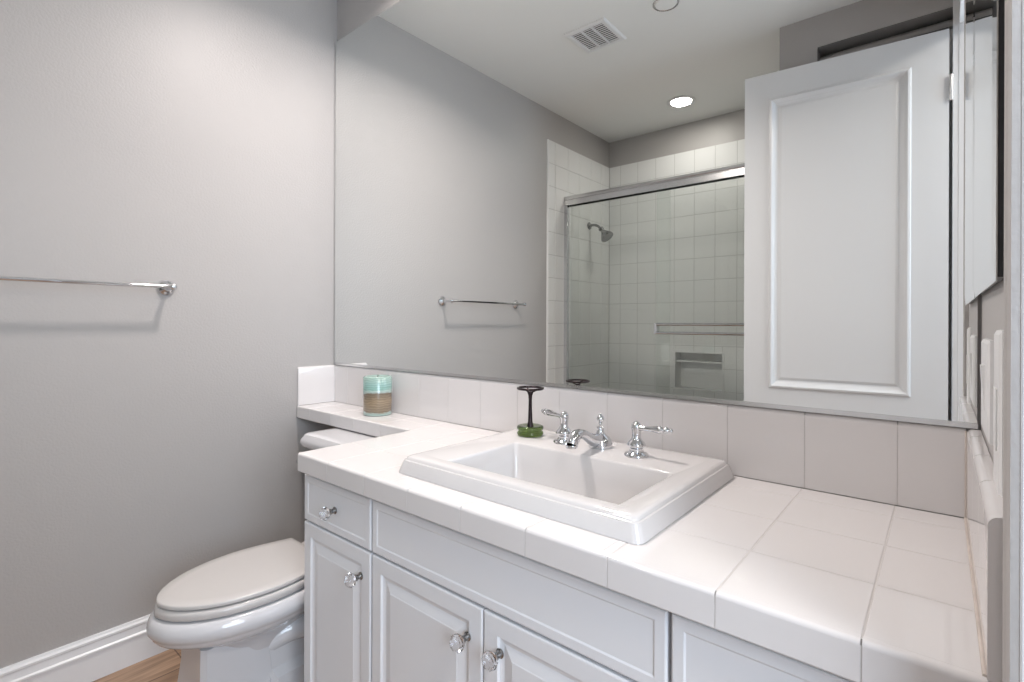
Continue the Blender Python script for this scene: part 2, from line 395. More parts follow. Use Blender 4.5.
# left side end face
sy = cuts(CF+0.012, YSH, 0.824-2*0.156, 0.156)
for a, b in zip(sy, sy[1:]): tile_box(bm, XL, XL+0.008, a+G, b-G, ZB, CT-0.004, '-x')
# shelf over the tank
xs2 = cuts(0.010, XL, XG-14*P6, P6)
for x0, x1 in zip(xs2, xs2[1:]):
    tile_box(bm, x0+G, x1-G if x1 < XL else x1, YSH+0.012, 1.136-G, CT-0.008, CT, '+z'); tile_box(bm, x0+G, x1-G if x1 < XL else x1, 1.136+G, SF, CT-0.008, CT, '+z')
    r = 0.005; pr = [(YSH+0.0125, CT)]
    for i in range(0, 7):
        t = pi/2 + pi/2*i/6; pr.append((YSH + r + r*math.cos(t), CT - r + r*math.sin(t)))
    pr += [(YSH, ZB+0.003), (YSH+0.003, ZB), (YSH+0.012, ZB), (YSH+0.012, CT-0.010)]
    prism(bm, pr, 'x', x0+G, x1-G if x1 < XL else x1)
kid(wt, 'tiled_top', bm, [M['tile'], M['grout']], smooth=True, angle=25, flat=True)
# back splash, left and right splashes with rounded top edge
HS = 0.159
def splash_prof(f, back, s):     # f: face coordinate, back: wall coordinate, s: direction from face to wall
    r = 0.009; z1 = CT+HS; pr = [(f, CT+0.001), (f, z1-r)]
    for i in range(1, 6):
        t = pi/2*i/5; pr.append((f + s*(r - r*math.cos(t)), z1 - r + r*math.sin(t)))
    return pr + [(back, z1), (back, CT+0.001)]
bm = bmesh.new()
xs = cuts(0.010, 2.0705, XG+0.0027-14*P6, P6)
for x0, x1 in zip(xs, xs[1:]): prism(bm, splash_prof(SF, YW-0.001, 1), 'x', x0+0.0007, x1-0.0007)
box(bm, 0.011, 2.07, SF+0.0007, YW-0.002, CT+0.001, CT+HS-0.006, 1)
kid(wt, 'back_splash', bm, [M['tile'], M['grout']], smooth=True, angle=30, flat=True)
bm = bmesh.new(); pr = splash_prof(0.010, 0.001, -1)
loft(bm, [[(p[0], YSH+0.004, p[1]-0.004) for p in pr], [(p[0], YSH+0.008, p[1]) for p in pr], [(p[0], YW-0.001, p[1]) for p in pr]])
kid(wt, 'side_splash', bm, M['tile'], smooth=True, angle=30)
bm = bmesh.new()
ys = cuts(CF+0.002, SF, 0.824-2*0.156, 0.156)
for a, b in zip(ys, ys[1:]): prism(bm, splash_prof(2.0705, XR-0.001, 1), 'y', a+0.001, b-0.001)
box(bm, 2.0712, XR-0.001, CF+0.004, YW-0.002, CT+0.001, CT+HS-0.006, 1)
kid(wt, 'side_splash', bm, [M['tile'], M['grout']], smooth=True, angle=30)
bm = bmesh.new(); tube(bm, [(2.0695, CF+0.01, CT+0.0005), (2.0695, SF-0.001, CT+0.0005)], 0.0022, 8); tube(bm, [(2.0695, SF-0.001, CT+0.001), (2.0695, SF-0.001, CT+HS-0.004)], 0.0015, 8)
kid(wt, 'caulk_bead', bm, M['rubber'], smooth=True)['label'] = 'aged tan caulk line in the corner'

# ------------------------------------------------------------------ vanity cabinets
YF = 0.690     # front plane of doors and drawers
YC = 0.708     # carcass front
def panel(bm, x0, x1, z0, z1, y, th, steps):
    """slab with a stepped, centred relief on its -y face; steps = (inset, depth into the slab)"""
    def r(ins, yy): return [(x0+ins, yy, z0+ins), (x1-ins, yy, z0+ins), (x1-ins, yy, z1-ins), (x0+ins, yy, z1-ins)]
    loft(bm, [r(0, y+th), r(0, y+0.003), r(0.001, y+0.001), r(0.003, y)] + [r(i, y+d) for i, d in steps])
DOORST = [(0.034, 0.0), (0.037, 0.004), (0.041, 0.0055), (0.046, 0.0065), (0.066, 0.0015), (0.068, 0.0005)]
SLABST = [(0.018, 0.0), (0.021, 0.0018), (0.024, 0.0018)]
def make_knob(parent, x, z):
    base = link('knob', (lambda b: (lathe(b, [(0.0085, 0), (0.009, 0.002), (0.0065, 0.004), (0.0055, 0.010), (0.0075, 0.013), (0.008, 0.016)], (0,0,0), (0,-1,0), 20), b)[1])(bmesh.new()), M['nickel'], parent=parent, smooth=True)
    base.location = Vector((x, YF, z)) - Vector(parent.matrix_basis.translation) - Vector(parent.parent.matrix_basis.translation)
    base['label'] = 'clear cut crystal knob on a chrome stem'
    b = bmesh.new(); pr = [(0.006, 0.0155), (0.010, 0.018), (0.0150, 0.023), (0.0165, 0.028), (0.0150, 0.033), (0.0105, 0.0375), (0.0055, 0.039)]
    lathe(b, pr, (0,0,0), (0,-1,0), 10)
    bmesh.ops.transform(b, matrix=Matrix.Identity(4), verts=b.verts)
    # crystal head belongs to the knob: merge as second material of the same mesh
    me = base.data; bb = bmesh.new(); bb.from_mesh(me); nf = len(bb.faces)
    me2 = bpy.data.meshes.new('tmp'); bmesh.ops.recalc_face_normals(b, faces=b.faces[:]); b.to_mesh(me2); b.free(); bb.from_mesh(me2)
    bb.faces.ensure_lookup_table()
    for i in range(nf, len(bb.faces)): bb.faces[i].material_index = 1; bb.faces[i].smooth = False
    bb.to_mesh(me); bb.free(); me.materials.append(M['crystal'])
    return base
def carcass(root, x0, x1):
    b = bmesh.new(); z0, z1 = 0.10, ZB-0.0005
    box(b, x0, x0+0.016, YC, YW-0.004, z0, z1); box(b, x1-0.016, x1, YC, YW-0.004, z0, z1)
    box(b, x0+0.016, x1-0.016, YW-0.012, YW-0.004, z0, z1); box(b, x0+0.016, x1-0.016, YC, YW-0.012, z0, z0+0.016)
    # face frame
    box(b, x0, x0+0.03, YC-0.0005, YC+0.02, z0, z1); box(b, x1-0.03, x1, YC-0.0005, YC+0.02, z0, z1)
    box(b, x0+0.03, x1-0.03, YC-0.0005, YC+0.018, z1-0.03, z1); box(b, x0+0.03, x1-0.03, YC-0.0005, YC+0.018, 0.575, 0.61); box(b, x0+0.03, x1-0.03, YC-0.0005, YC+0.018, z0, z0+0.03)
    kid(root, 'carcass', b, M['cabinet'])
    b = bmesh.new(); box(b, x0+0.003, x1-0.003, YC+0.055, YC+0.07, 0, 0.0995); kid(root, 'toe_kick', b, M['cabinet'])
def front(root, name, x0, x1, z0, z1, steps, knob=None):
    e = bmesh.new(); panel(e, x0, x1, z0, z1, YF, YC-0.0015-YF, steps)
    o = kid(root, name, e, M['cabinet'])
    if knob:
        o2 = o
        make_knob(o2, *knob)
    return o
ZD0, ZD1, ZP0, ZP1 = 0.5965, 0.7165, 0.125, 0.5905
c1 = empty('vanity_cabinet', (0.885, 0.95, 0), 'narrow white cabinet beside the toilet with one drawer over one door', 'cabinet', 'vanity cabinets under the tiled worktop')
carcass(c1, 0.731, 1.037)
front(c1, 'drawer', 0.734, 1.034, ZD0, ZD1, SLABST, (0.886, 0.655))
front(c1, 'cabinet_door', 0.734, 1.034, ZP0, ZP1, DOORST, (0.998, 0.529))
c2 = empty('vanity_cabinet', (1.39, 0.95, 0), 'wide white sink cabinet with a plain false front over two doors', 'cabinet', 'vanity cabinets under the tiled worktop')
carcass(c2, 1.0375, 1.7445)
front(c2, 'false_front', 1.041, 1.742, ZD0, ZD1, SLABST)
front(c2, 'cabinet_door', 1.041, 1.3865, ZP0, ZP1, DOORST, (1.350, 0.527))
front(c2, 'cabinet_door', 1.3905, 1.742, ZP0, ZP1, DOORST, (1.432, 0.529))
c3 = empty('vanity_cabinet', (1.915, 0.95, 0), 'white cabinet at the doorway end of the vanity, right of the sink cabinet', 'cabinet', 'vanity cabinets under the tiled worktop')
carcass(c3, 1.745, XR-0.003)
front(c3, 'drawer', 1.748, 2.083, ZD0, ZD1, SLABST, (1.915, 0.655))
front(c3, 'cabinet_door', 1.748, 2.083, ZP0, ZP1, DOORST, (1.79, 0.529))

# ------------------------------------------------------------------ basin
bs = empty('sink', (1.385, 0.965, CT), 'white rectangular drop-in china sink with stepped rim set in tiled worktop', 'sink')
bx0, bx1, by0, by1 = 1.079, 1.683, 0.728, 1.204
R = []
for ins, z in ((0, CT+0.0006), (0.0012, CT+0.006), (0.004, CT+0.016), (0.0085, CT+0.0275), (0.0092, CT+0.0290), (0.0120, CT+0.0296), (0.0128, CT+0.0306), (0.0142, CT+0.0345), (0.018, CT+0.0375), (0.025, CT+0.0390), (0.032, CT+0.0395), (0.042, CT+0.0395)):
    R.append(rrect(bx0+ins, bx1-ins, by0+ins, by1-ins, z, 0.016-min(ins*0.3, 0.006), 8))
ix0, ix1, iy0, iy1 = 1.203, 1.621, 0.761, 1.009
for ins, z, r in ((-0.003, CT+0.0393, 0.014), (0, CT+0.0378, 0.013), (0.0022, CT+0.034, 0.013), (0.010, CT-0.01, 0.018), (0.022, CT-0.065, 0.026), (0.032, CT-0.088, 0.040), (0.048, CT-0.103, 0.045), (0.075, CT-0.110, 0.05), (0.112, CT-0.112, 0.03)):
    R.append(rrect(ix0+ins, ix1-ins, iy0+ins, iy1-ins, z, r, 8))
bm = bmesh.new(); loft(bm, R, False, True)
# underside so the bowl has thickness
R2 = [rrect(bx0+0.004, bx1-0.004, by0+0.004, by1-0.004, CT+0.0005, 0.026, 8), rrect(SX0+0.006, SX1-0.006, SY0+0.004, SY1-0.006, CT+0.0006, 0.03, 8), rrect(ix0-0.01, ix1+0.01, max(iy0-0.005, SY0+0.004), iy1+0.01, CT-0.01, 0.03, 8), rrect(ix0+0.02, ix1-0.02, iy0+0.02, iy1-0.02, CT-0.12, 0.04, 8)]
loft(bm, R2, False, True)
kid(bs, 'basin', bm, M['china'], smooth=True, angle=50)
bm = bmesh.new(); lathe(bm, [(0.024, 0), (0.024, 0.002), (0.020, 0.0035), (0.017, 0.003), (0.016, 0.006), (0.010, 0.009), (0.001, 0.010)], (1.412, 0.892, CT-0.1125), n=28)
kid(bs, 'drain', bm, M['chrome'], smooth=True)['label'] = 'chrome pop-up drain'

# ------------------------------------------------------------------ faucet (three pieces fixed to the basin ledge)
ZL = CT+0.0396
fc = empty('faucet', (1.395, 1.085, ZL), 'polished chrome widespread faucet with curved spout and two lever handles on sink ledge', 'faucet')
def handle(x, s):
    b = bmesh.new()
    lathe(b, [(0.0275, 0), (0.0275, 0.003), (0.0255, 0.006), (0.0175, 0.0085), (0.0160, 0.012), (0.0160, 0.018), (0.0200, 0.021), (0.0215, 0.025), (0.0195, 0.030), (0.0135, 0.036), (0.0102, 0.042), (0.0100, 0.050), (0.0105, 0.058), (0.0120, 0.064), (0.0112, 0.071), (0.0065, 0.077), (0.0005, 0.079)], (x, 1.085, ZL), n=32)
    o = kid(fc, 'handle_base', b, M['chrome'], smooth=True, angle=60)
    b = bmesh.new(); q = Vector((s*0.97, -0.06 if s > 0 else 0.24, 0.05)).normalized()
    pr = [(0.0065, 0.004), (0.0068, 0.012), (0.0052, 0.018), (0.0050, 0.028), (0.0062, 0.042), (0.0082, 0.056), (0.0086, 0.061), (0.0060, 0.065), (0.0050, 0.067), (0.0078, 0.070), (0.0082, 0.075), (0.0062, 0.079), (0.0040, 0.081), (0.0052, 0.084), (0.0050, 0.087), (0.0008, 0.090)]
    lathe(b, pr, (x, 1.085, ZL+0.064), q, n=20)
    kid(fc, 'lever', b, M['chrome'], smooth=True, angle=60)
handle(1.300, -1); handle(1.4995, 1)
bm = bmesh.new(); sx, sy = 1.3935, 1.105
lathe(bm, [(0.029, 0), (0.0295, 0.004), (0.0292, 0.010), (0.0275, 0.017), (0.0220, 0.025), (0.0140, 0.031), (0.0098, 0.036), (0.0085, 0.043), (0.0090, 0.046), (0.0098, 0.048), (0.0070, 0.0495), (0.0005, 0.050)], (sx, sy, ZL), n=32)
pts = spline([(sx, sy-0.004, ZL+0.018), (sx, sy-0.030, ZL+0.021), (sx, sy-0.056, ZL+0.031), (sx, sy-0.084, ZL+0.044), (sx, sy-0.107, ZL+0.046), (sx, sy-0.121, ZL+0.037), (sx, sy-0.127, ZL+0.027)], 8)
n = len(pts); rad = [0.0178 + (0.0105-0.0178)*min(1, i/(n*0.62)) + (0.0035 if i/n > 0.72 else 0.0035*max(0, (i/n-0.5)/0.22)) for i in range(n)]
tube(bm, pts, rad, 20)
lathe(bm, [(0.0135, 0), (0.0142, 0.003), (0.0135, 0.007)], (sx, sy-0.1275, ZL+0.0205), n=20)
kid(fc, 'spout', bm, M['chrome'], smooth=True, angle=60)
bm = bmesh.new()
lathe(bm, [(0.0030, 0), (0.0030, 0.006), (0.0050, 0.007), (0.0035, 0.010), (0.0065, 0.012), (0.0092, 0.0165), (0.0095, 0.020), (0.0080, 0.0245), (0.0050, 0.0275), (0.0035, 0.0285), (0.0030, 0.0305), (0.0008, 0.0315)], (sx, sy, ZL+0.0495), n=20)
kid(fc, 'lift_rod', bm, M['chrome'], smooth=True, angle=60)

# ------------------------------------------------------------------ green glass holder with a wheel-shaped ring
gx, gy = 1.183, 1.094
th = empty('toothbrush_holder', (gx, gy, ZL), 'dark metal wheel-topped stand with a green glass foot on the sink ledge', 'toothbrush holder')
bm = bmesh.new()
lathe(bm, [(0.030, 0), (0.0345, 0.002), (0.036, 0.006), (0.0345, 0.010), (0.0315, 0.0125), (0.0315, 0.014), (0.0350, 0.0165), (0.0365, 0.021), (0.0350, 0.025), (0.030, 0.0265), (0.012, 0.0235), (0.0005, 0.0225)], (gx, gy, ZL+0.0004), n=36)
kid(th, 'glass_foot', bm, M['green'], smooth=True, angle=60)['label'] = 'ribbed green glass foot'
bm = bmesh.new()
lathe(bm, [(0.0095, 0), (0.0085, 0.004), (0.0062, 0.015), (0.0050, 0.05), (0.0046, 0.072), (0.0055, 0.085), (0.0085, 0.093), (0.0060, 0.096), (0.0005, 0.0965)], (gx, gy, ZL+0.0228), n=20)
kid(th, 'stem', bm, M['bronze'], smooth=True, angle=60)
bm = bmesh.new(); zc = ZL+0.127
ring = [(gx+0.034*math.cos(t), gy+0.034*math.sin(t), zc) for t in [2*pi*i/40 for i in range(40)]]
rr = []
for i in range(40):
    t = 2*pi*i/40; c = Vector(ring[i]); e = Vector((math.cos(t), math.sin(t), 0))
    rr.append([bm.verts.new(c + 0.0032*(math.cos(a)*e + math.sin(a)*Vector((0,0,1)))) for a in [2*pi*k/10 for k in range(10)]])
for i in range(40):
    for k in range(10): bm.faces.new((rr[i][k], rr[(i+1)%40][k], rr[(i+1)%40][(k+1)%10], rr[i][(k+1)%10]))
for t in (0.5, 0.5+2*pi/3, 0.5+4*pi/3):
    e = Vector((math.cos(t), math.sin(t), 0))
    tube(bm, spline([Vector((gx, gy, zc-0.012)), Vector((gx, gy, zc-0.008)) + e*0.010, Vector((gx, gy, zc-0.002)) + e*0.022, Vector((gx, gy, zc)) + e*0.034], 5), 0.0022, 8)
kid(th, 'wheel_ring', bm, M['bronze'], smooth=True, angle=70)

# ------------------------------------------------------------------ candle
cx, cy, cr = 0.416, 1.146, 0.053
cn = empty('candle', (cx, cy, CT), 'mint green and sandy brown banded pillar candle standing on tiled shelf', 'candle')
bm = bmesh.new()
lathe(bm, [(cr-0.003, 0), (cr, 0.003), (cr, 0.139), (cr-0.004, 0.143), (cr-0.010, 0.1435), (cr-0.016, 0.139), (0.006, 0.138)], (cx, cy, CT+0.0006), n=48)
kid(cn, 'candle_body', bm, M['candle'], smooth=True, angle=50)
bm = bmesh.new(); tube(bm, [(cx, cy, CT+0.137), (cx+0.001, cy, CT+0.143), (cx+0.003, cy, CT+0.148)], 0.0012, 8)
kid(cn, 'wick', bm, M['black'], smooth=True)

# ------------------------------------------------------------------ big wall mirror
mr = empty('wall_mirror', (1.04, YM, CT+HS), 'huge frameless wall mirror above the worktop spanning corner to corner', 'mirror')
mz0, mz1 = CT+HS+0.0015, 2.3454
bm = bmesh.new(); box(bm, 0.006, 2.0845, YM, YW-0.0012, mz0+0.003, mz1)
bm.faces.ensure_lookup_table()
for f in bm.faces: f.material_index = 0 if f.calc_center_median().y < YM+0.001 else 1
kid(mr, 'mirror_glass', bm, [M['mirror'], M['mirror_edge']])
bm = bmesh.new(); prism(bm, [(YM-0.0035, mz0), (YW-0.0012, mz0), (YW-0.0012, mz0+0.0025), (YM-0.0005, mz0+0.0025), (YM-0.0005, mz0+0.009), (YM-0.0035, mz0+0.009)], 'x', 0.006, 2.0855)
kid(mr, 'bottom_channel', bm, M['steel'])['label'] = 'thin satin metal channel'

# ------------------------------------------------------------------ side mirror cabinet on the right wall
XF = 2.0785
mc = empty('mirror_cabinet', (XF, 0.98, 1.168), 'slim mirror cabinet with faceted glass rim and black edges above the light switches', 'mirror cabinet')
bm = bmesh.new(); ya, yb, za, zb_ = 0.757, 1.205, 1.168, 2.03; bv = 0.024
def rx(x, ins): return [(x, ya+ins, za+ins), (x, yb-ins, za+ins), (x, yb-ins, zb_-ins), (x, ya+ins, zb_-ins)]
loft(bm, [rx(XF+0.0035, 0), rx(XF+0.0022, 0), rx(XF, bv)])
kid(mc, 'mirror_door', bm, M['mirror'])
bm = bmesh.new(); box(bm, XF+0.0036, XR-0.0005, ya+0.001, yb-0.001, za+0.004, zb_-0.004)
kid(mc, 'cabinet_body', bm, M['black'], bevel=0.0005)['label'] = 'black body'

# ------------------------------------------------------------------ switch plates on the right wall
def plate(y0, y1, z0, z1, label, name, cat, rocker):
    e = empty(name, (XR, (y0+y1)/2, z0), label, cat, None)
    b = bmesh.new()
    def r(x, i): return [(x, y0+i, z0+i), (x, y1-i, z0+i), (x, y1-i, z1-i), (x, y0+i, z1-i)]
    loft(b, [r(XR-0.0005, 0), r(XR-0.004, 0.001), r(XR-0.0065, 0.006)]); kid(e, 'cover_plate', b, M['plastic'])
    b = bmesh.new(); ym = (y0+y1)/2; zm = (z0+z1)/2
    if rocker: loft(b, [[(XR-0.0062, ym-0.016, zm-0.033), (XR-0.0062, ym+0.016, zm-0.033), (XR-0.0062, ym+0.016, zm+0.033), (XR-0.0062, ym-0.016, zm+0.033)], [(XR-0.0070, ym-0.015, zm-0.032), (XR-0.0070, ym+0.015, zm-0.032), (XR-0.0105, ym+0.015, zm+0.032), (XR-0.0105, ym-0.015, zm+0.032)]])
    else: box(b, XR-0.0078, XR-0.0062, ym-0.017, ym+0.017, zm-0.034, zm+0.034)
    kid(e, 'rocker' if rocker else 'socket', b, M['plastic'])
    return e
plate(0.935, 1.085, 0.960, 1.100, 'white light switch plate nearest the mirror corner on side wall', 'light_switch', 'light switch', True)
plate(0.755, 0.835, 0.915, 1.115, 'white socket plate nearer the doorway, below the mirror cabinet', 'wall_socket', 'socket', False)

# ------------------------------------------------------------------ towel bar on the left wall
tb = empty('towel_bar', (0, 0.273, 1.238), 'polished chrome towel bar on grey wall left of the toilet', 'towel bar')
bm = bmesh.new(); ZB_ = 1.238
tube(bm, [(0.075, -0.033, ZB_), (0.075, 0.579, ZB_)], 0.0062, 16); kid(tb, 'bar', bm, M['chrome'], smooth=True)
for y in (-0.033, 0.579):
    bm = bmesh.new()
    lathe(bm, [(0.027, 0.0), (0.0275, 0.003), (0.0245, 0.006), (0.0235, 0.008), (0.0205, 0.0095), (0.0150, 0.013), (0.0100, 0.018), (0.0072, 0.026), (0.0068, 0.045), (0.0080, 0.058), (0.0095, 0.064), (0.0115, 0.070), (0.0115, 0.076), (0.0085, 0.080), (0.0045, 0.0825), (0.0008, 0.083)], (0.0004, y, ZB_), (1, 0, 0), 28)
    kid(tb, 'wall_post', bm, M['chrome'], smooth=True, angle=60)

# ------------------------------------------------------------------ toilet
TX = 0.497
tl = empty('toilet', (TX, 0.80, 0), 'white two-piece toilet with closed lid standing between grey wall and vanity', 'toilet')
KY = [0.420, 0.424, 0.432, 0.443, 0.460, 0.480, 0.505, 0.545, 0.600, 0.660, 0.720, 0.780, 0.838]
KW = [0.000, 0.020, 0.042, 0.060, 0.080, 0.098, 0.115, 0.134, 0.148, 0.154, 0.149, 0.137, 0.123]
def outline(off, yb, z, straight=True, corner=0.006):
    """closed lid outline, offset outwards by off"""
    pts = []
    for y, w in zip(KY, KW): pts.append(Vector((w, y)))
    # refine with catmull-rom
    fine = spline([Vector((p.x, p.y, 0)) for p in pts], 4)
    fine = [(p.x, min(p.y, 1e9)) for p in fine]
    half = []
    for i, (w, y) in enumerate(fine):
        a = Vector(fine[max(i-1, 0)]); b = Vector(fine[min(i+1, len(fine)-1)]); t = (b-a).normalized(); nrm = Vector((t.y, -t.x))
        if i == 0: nrm = Vector((0, -1))
        half.append((max(0, w + nrm.x*off) if i else 0, y + nrm.y*off if i else y-off))
    last = half[-1]; half[-1] = (last[0], yb-corner); half.append((last[0]-corner*0.5, yb-corner*0.3)); half.append((last[0]-corner*1.6, yb))
    right = [(TX+w, y, z) for w, y in half]; left = [(TX-w, y, z) for w, y in half[1:]][::-1]
    return right + left
ZLd = 0.403
bm = bmesh.new()
loft(bm, [outline(-0.003, 0.837, ZLd-0.0115, corner=0.003), outline(-0.0003, 0.838, ZLd-0.0105, corner=0.003), outline(0, 0.838, ZLd-0.004, corner=0.003), outline(-0.0012, 0.837, ZLd-0.0018, corner=0.003), outline(-0.004, 0.835, ZLd, corner=0.003), outline(-0.03, 0.82, ZLd+0.001, corner=0.003)])
kid(tl, 'toilet_lid', bm, M['seat'], smooth=True, angle=50)
bm = bmesh.new()
loft(bm, [outline(0.002, 0.838, ZLd-0.038), outline(0.0050, 0.840, ZLd-0.035), outline(0.004, 0.840, ZLd-0.023), outline(0.0005, 0.838, ZLd-0.017), outline(-0.006, 0.836, ZLd-0.0155)])
# bumpers between seat and lid
for sx_, y_ in ((0.045, 0.452), (-0.045, 0.452), (0.10, 0.80), (-0.10, 0.80)): box(bm, TX+sx_-0.012, TX+sx_+0.012, y_-0.004, y_+0.006, ZLd-0.0158, ZLd-0.0113)
kid(tl, 'toilet_seat', bm, M['seat'], smooth=True, angle=50)
for s in (-1, 1):
    bm = bmesh.new(); lathe(bm, [(0.016, 0), (0.016, 0.030), (0.012, 0.034)], (TX+s*0.078, 0.862, ZLd-0.048), n=18)
    kid(tl, 'seat_hinge', bm, M['seat'], smooth=True)
bm = bmesh.new()
def bowl(off, yb, z, sc=1.0, yc=0.64):
    return [(TX+(x-TX)*sc, yc+(y-yc)*sc if y < yc else y, z) for x, y, z in outline(off, yb, z, corner=0.03)]
loft(bm, [bowl(-0.03, 0.90, ZLd-0.0445), bowl(0.004, 0.92, ZLd-0.0425), bowl(0.010, 0.92, ZLd-0.0445), bowl(0.016, 0.925, ZLd-0.053), bowl(0.021, 0.925, ZLd-0.066), bowl(0.020, 0.92, ZLd-0.079), bowl(0.014, 0.915, ZLd-0.089), bowl(0.009, 0.91, ZLd-0.095),
          bowl(0.0085, 0.905, ZLd-0.099), bowl(0.001, 0.90, ZLd-0.108), bowl(0, 0.895, ZLd-0.116, 0.94), bowl(0, 0.89, ZLd-0.126, 0.84), bowl(0, 0.88, ZLd-0.145, 0.68), bowl(0, 0.87, ZLd-0.175, 0.56), bowl(0, 0.86, ZLd-0.23, 0.50)])
kid(tl, 'bowl', bm, M['toilet'], smooth=True, angle=40)
bm = bmesh.new()
def oct_(x0, x1, y0, y1, z, c=0.012):
    return [(x0+c, y0, z), (x1-c, y0, z), (x1, y0+c, z), (x1, y1-c, z), (x1-c, y1, z), (x0+c, y1, z), (x0, y1-c, z), (x0, y0+c, z)]
loft(bm, [oct_(TX-0.112, TX+0.112, 0.452, 0.735, 0.0), oct_(TX-0.112, TX+0.112, 0.452, 0.735, 0.030), oct_(TX-0.104, TX+0.104, 0.460, 0.722, 0.040), oct_(TX-0.095, TX+0.095, 0.474, 0.705, 0.075), oct_(TX-0.086, TX+0.086, 0.490, 0.688, 0.13), oct_(TX-0.082, TX+0.082, 0.497, 0.682, 0.19), oct_(TX-0.082, TX+0.082, 0.498, 0.68, 0.268)])
kid(tl, 'pedestal', bm, M['toilet'], smooth=True, angle=25)
bm = bmesh.new()
loft(bm, [oct_(TX-0.125, TX+0.125, 0.66, 1.10, 0.0), oct_(TX-0.125, TX+0.125, 0.66, 1.10, 0.045), oct_(TX-0.110, TX+0.110, 0.67, 1.08, 0.055), oct_(TX-0.105, TX+0.105, 0.67, 1.07, 0.115), oct_(TX-0.085, TX+0.085, 0.665, 1.05, 0.135), oct_(TX-0.08, TX+0.08, 0.66, 1.03, 0.20), oct_(TX-0.10, TX+0.10, 0.66, 1.03, 0.345)])
pts = spline([(TX+0.04, 0.66, 0.19), (TX+0.070, 0.74, 0.22), (TX+0.094, 0.84, 0.20), (TX+0.092, 0.92, 0.12), (TX+0.085, 1.0, 0.06)], 6)
tube(bm, pts, 0.036, 14)
kid(tl, 'trapway', bm, M['toilet'], smooth=True, angle=35)
bm = bmesh.new()
loft(bm, [rrect(TX-0.18, TX+0.18, 0.955, 1.185, 0.352, 0.05), rrect(TX-0.185, TX+0.185, 0.952, 1.19, 0.37, 0.05), rrect(TX-0.205, TX+0.205, 0.945, 1.20, 0.55, 0.04), rrect(TX-0.212, TX+0.212, 0.942, 1.203, 0.672, 0.035)])
kid(tl, 'tank', bm, M['toilet'], smooth=True, angle=40)
bm = bmesh.new(); tx0, tx1, ty0, ty1, tz = TX-0.231, TX+0.231, 0.905, 1.208, 0.7245
loft(bm, [rrect(tx0+0.020, tx1-0.020, ty0+0.020, ty1-0.004, tz-0.050, 0.03), rrect(tx0+0.012, tx1-0.012, ty0+0.012, ty1-0.002, tz-0.047, 0.035), rrect(tx0+0.003, tx1-0.003, ty0+0.003, ty1, tz-0.038, 0.04), rrect(tx0, tx1, ty0, ty1, tz-0.028, 0.04), rrect(tx0+0.003, tx1-0.003, ty0+0.003, ty1, tz-0.018, 0.038), rrect(tx0+0.010, tx1-0.010, ty0+0.010, ty1-0.003, tz-0.010, 0.034), rrect(tx0+0.012, tx1-0.012, ty0+0.012, ty1-0.004, tz-0.006, 0.032), rrect(tx0+0.018, tx1-0.018, ty0+0.016, ty1-0.006, tz-0.001, 0.028), rrect(tx0+0.024, tx1-0.024, ty0+0.022, ty1-0.010, tz, 0.022), rrect(tx0+0.05, tx1-0.05, ty0+0.045, ty1-0.03, tz+0.001, 0.02)])
kid(tl, 'tank_lid', bm, M['toilet'], smooth=True, angle=40)
bm = bmesh.new(); lathe(bm, [(0.014, 0), (0.014, 0.006), (0.008, 0.010), (0.006, 0.020)], (TX-0.165, 0.943, 0.63), (0, -1, 0), 20)
tube(bm, spline([(TX-0.165, 0.925, 0.63), (TX-0.20, 0.922, 0.626), (TX-0.245, 0.922, 0.618)], 5), [0.006]*5+[0.007]*5+[0.009], 12)
kid(tl, 'flush_lever', bm, M['chrome'], smooth=True)['label'] = 'chrome flush lever'

# ------------------------------------------------------------------ room door, open against the closet wall
dr = empty('door_1', (2.057, -0.272, 0), 'white two-panel door', 'door')
del dr['label']; del dr['category']; dr['kind'] = 'structure'
ang = math.atan2(-0.066, 0.745)      # leaf runs from the hinge towards -x, swinging slightly off the wall
dr.rotation_euler = (0, 0, ang)
DW, DT, DH = 0.759, 0.035, 2.31
bm = bmesh.new()
def rd(x0, x1, z0, z1, i, y): return [(x0+i, y, z0+i), (x1-i, y, z0+i), (x1-i, y, z1-i), (x0+i, y, z1-i)]
# leaf with two framed panels, room side is +y in local space
pz = [(0.82, 2.188), (0.20, 0.70)]; px0, px1 = -0.652, -0.119
xs_ = [-DW, px0, px1, 0]; zs_ = [0.012, pz[1][0], pz[1][1], pz[0][0], pz[0][1], DH]
for side in (0, 1):
    y = 0.0 if side == 0 else -DT
    g = [[bm.verts.new((x, y, z)) for z in zs_] for x in xs_]
    for i in range(3):
        for j in range(5):
            if i == 1 and j in (1, 3): continue
            bm.faces.new((g[i][j], g[i+1][j], g[i+1][j+1], g[i][j+1]))
    for (a, b), j in ((pz[1], 1), (pz[0], 3)):
        s = -1 if side == 0 else 1
        corner = [g[1][j], g[2][j], g[2][j+1], g[1][j+1]]; prev = corner
        for ins, d in ((0.004, -0.006), (0.012, -0.008), (0.018, -0.003), (0.024, 0.004), (0.034, 0.010), (0.040, 0.011), (0.052, 0.006)):
            cur = [bm.verts.new(p) for p in rd(px0, px1, a, b, ins, y + s*d)]
            for k in range(4): bm.faces.new((prev[k], prev[(k+1) % 4], cur[(k+1) % 4], cur[k]))
            prev = cur
        bm.faces.new(prev)
for (a, b) in (((-DW, 0.012), (0, 0.012)), ((0, 0.012), (0, DH)), ((0, DH), (-DW, DH)), ((-DW, DH), (-DW, 0.012))):
    bm.faces.new([bm.verts.new(p) for p in ((a[0], 0, a[1]), (b[0], 0, b[1]), (b[0], -DT, b[1]), (a[0], -DT, a[1]))])
bmesh.ops.remove_doubles(bm, verts=bm.verts[:], dist=1e-5)
link('door_leaf', bm, M['door'], parent=dr)
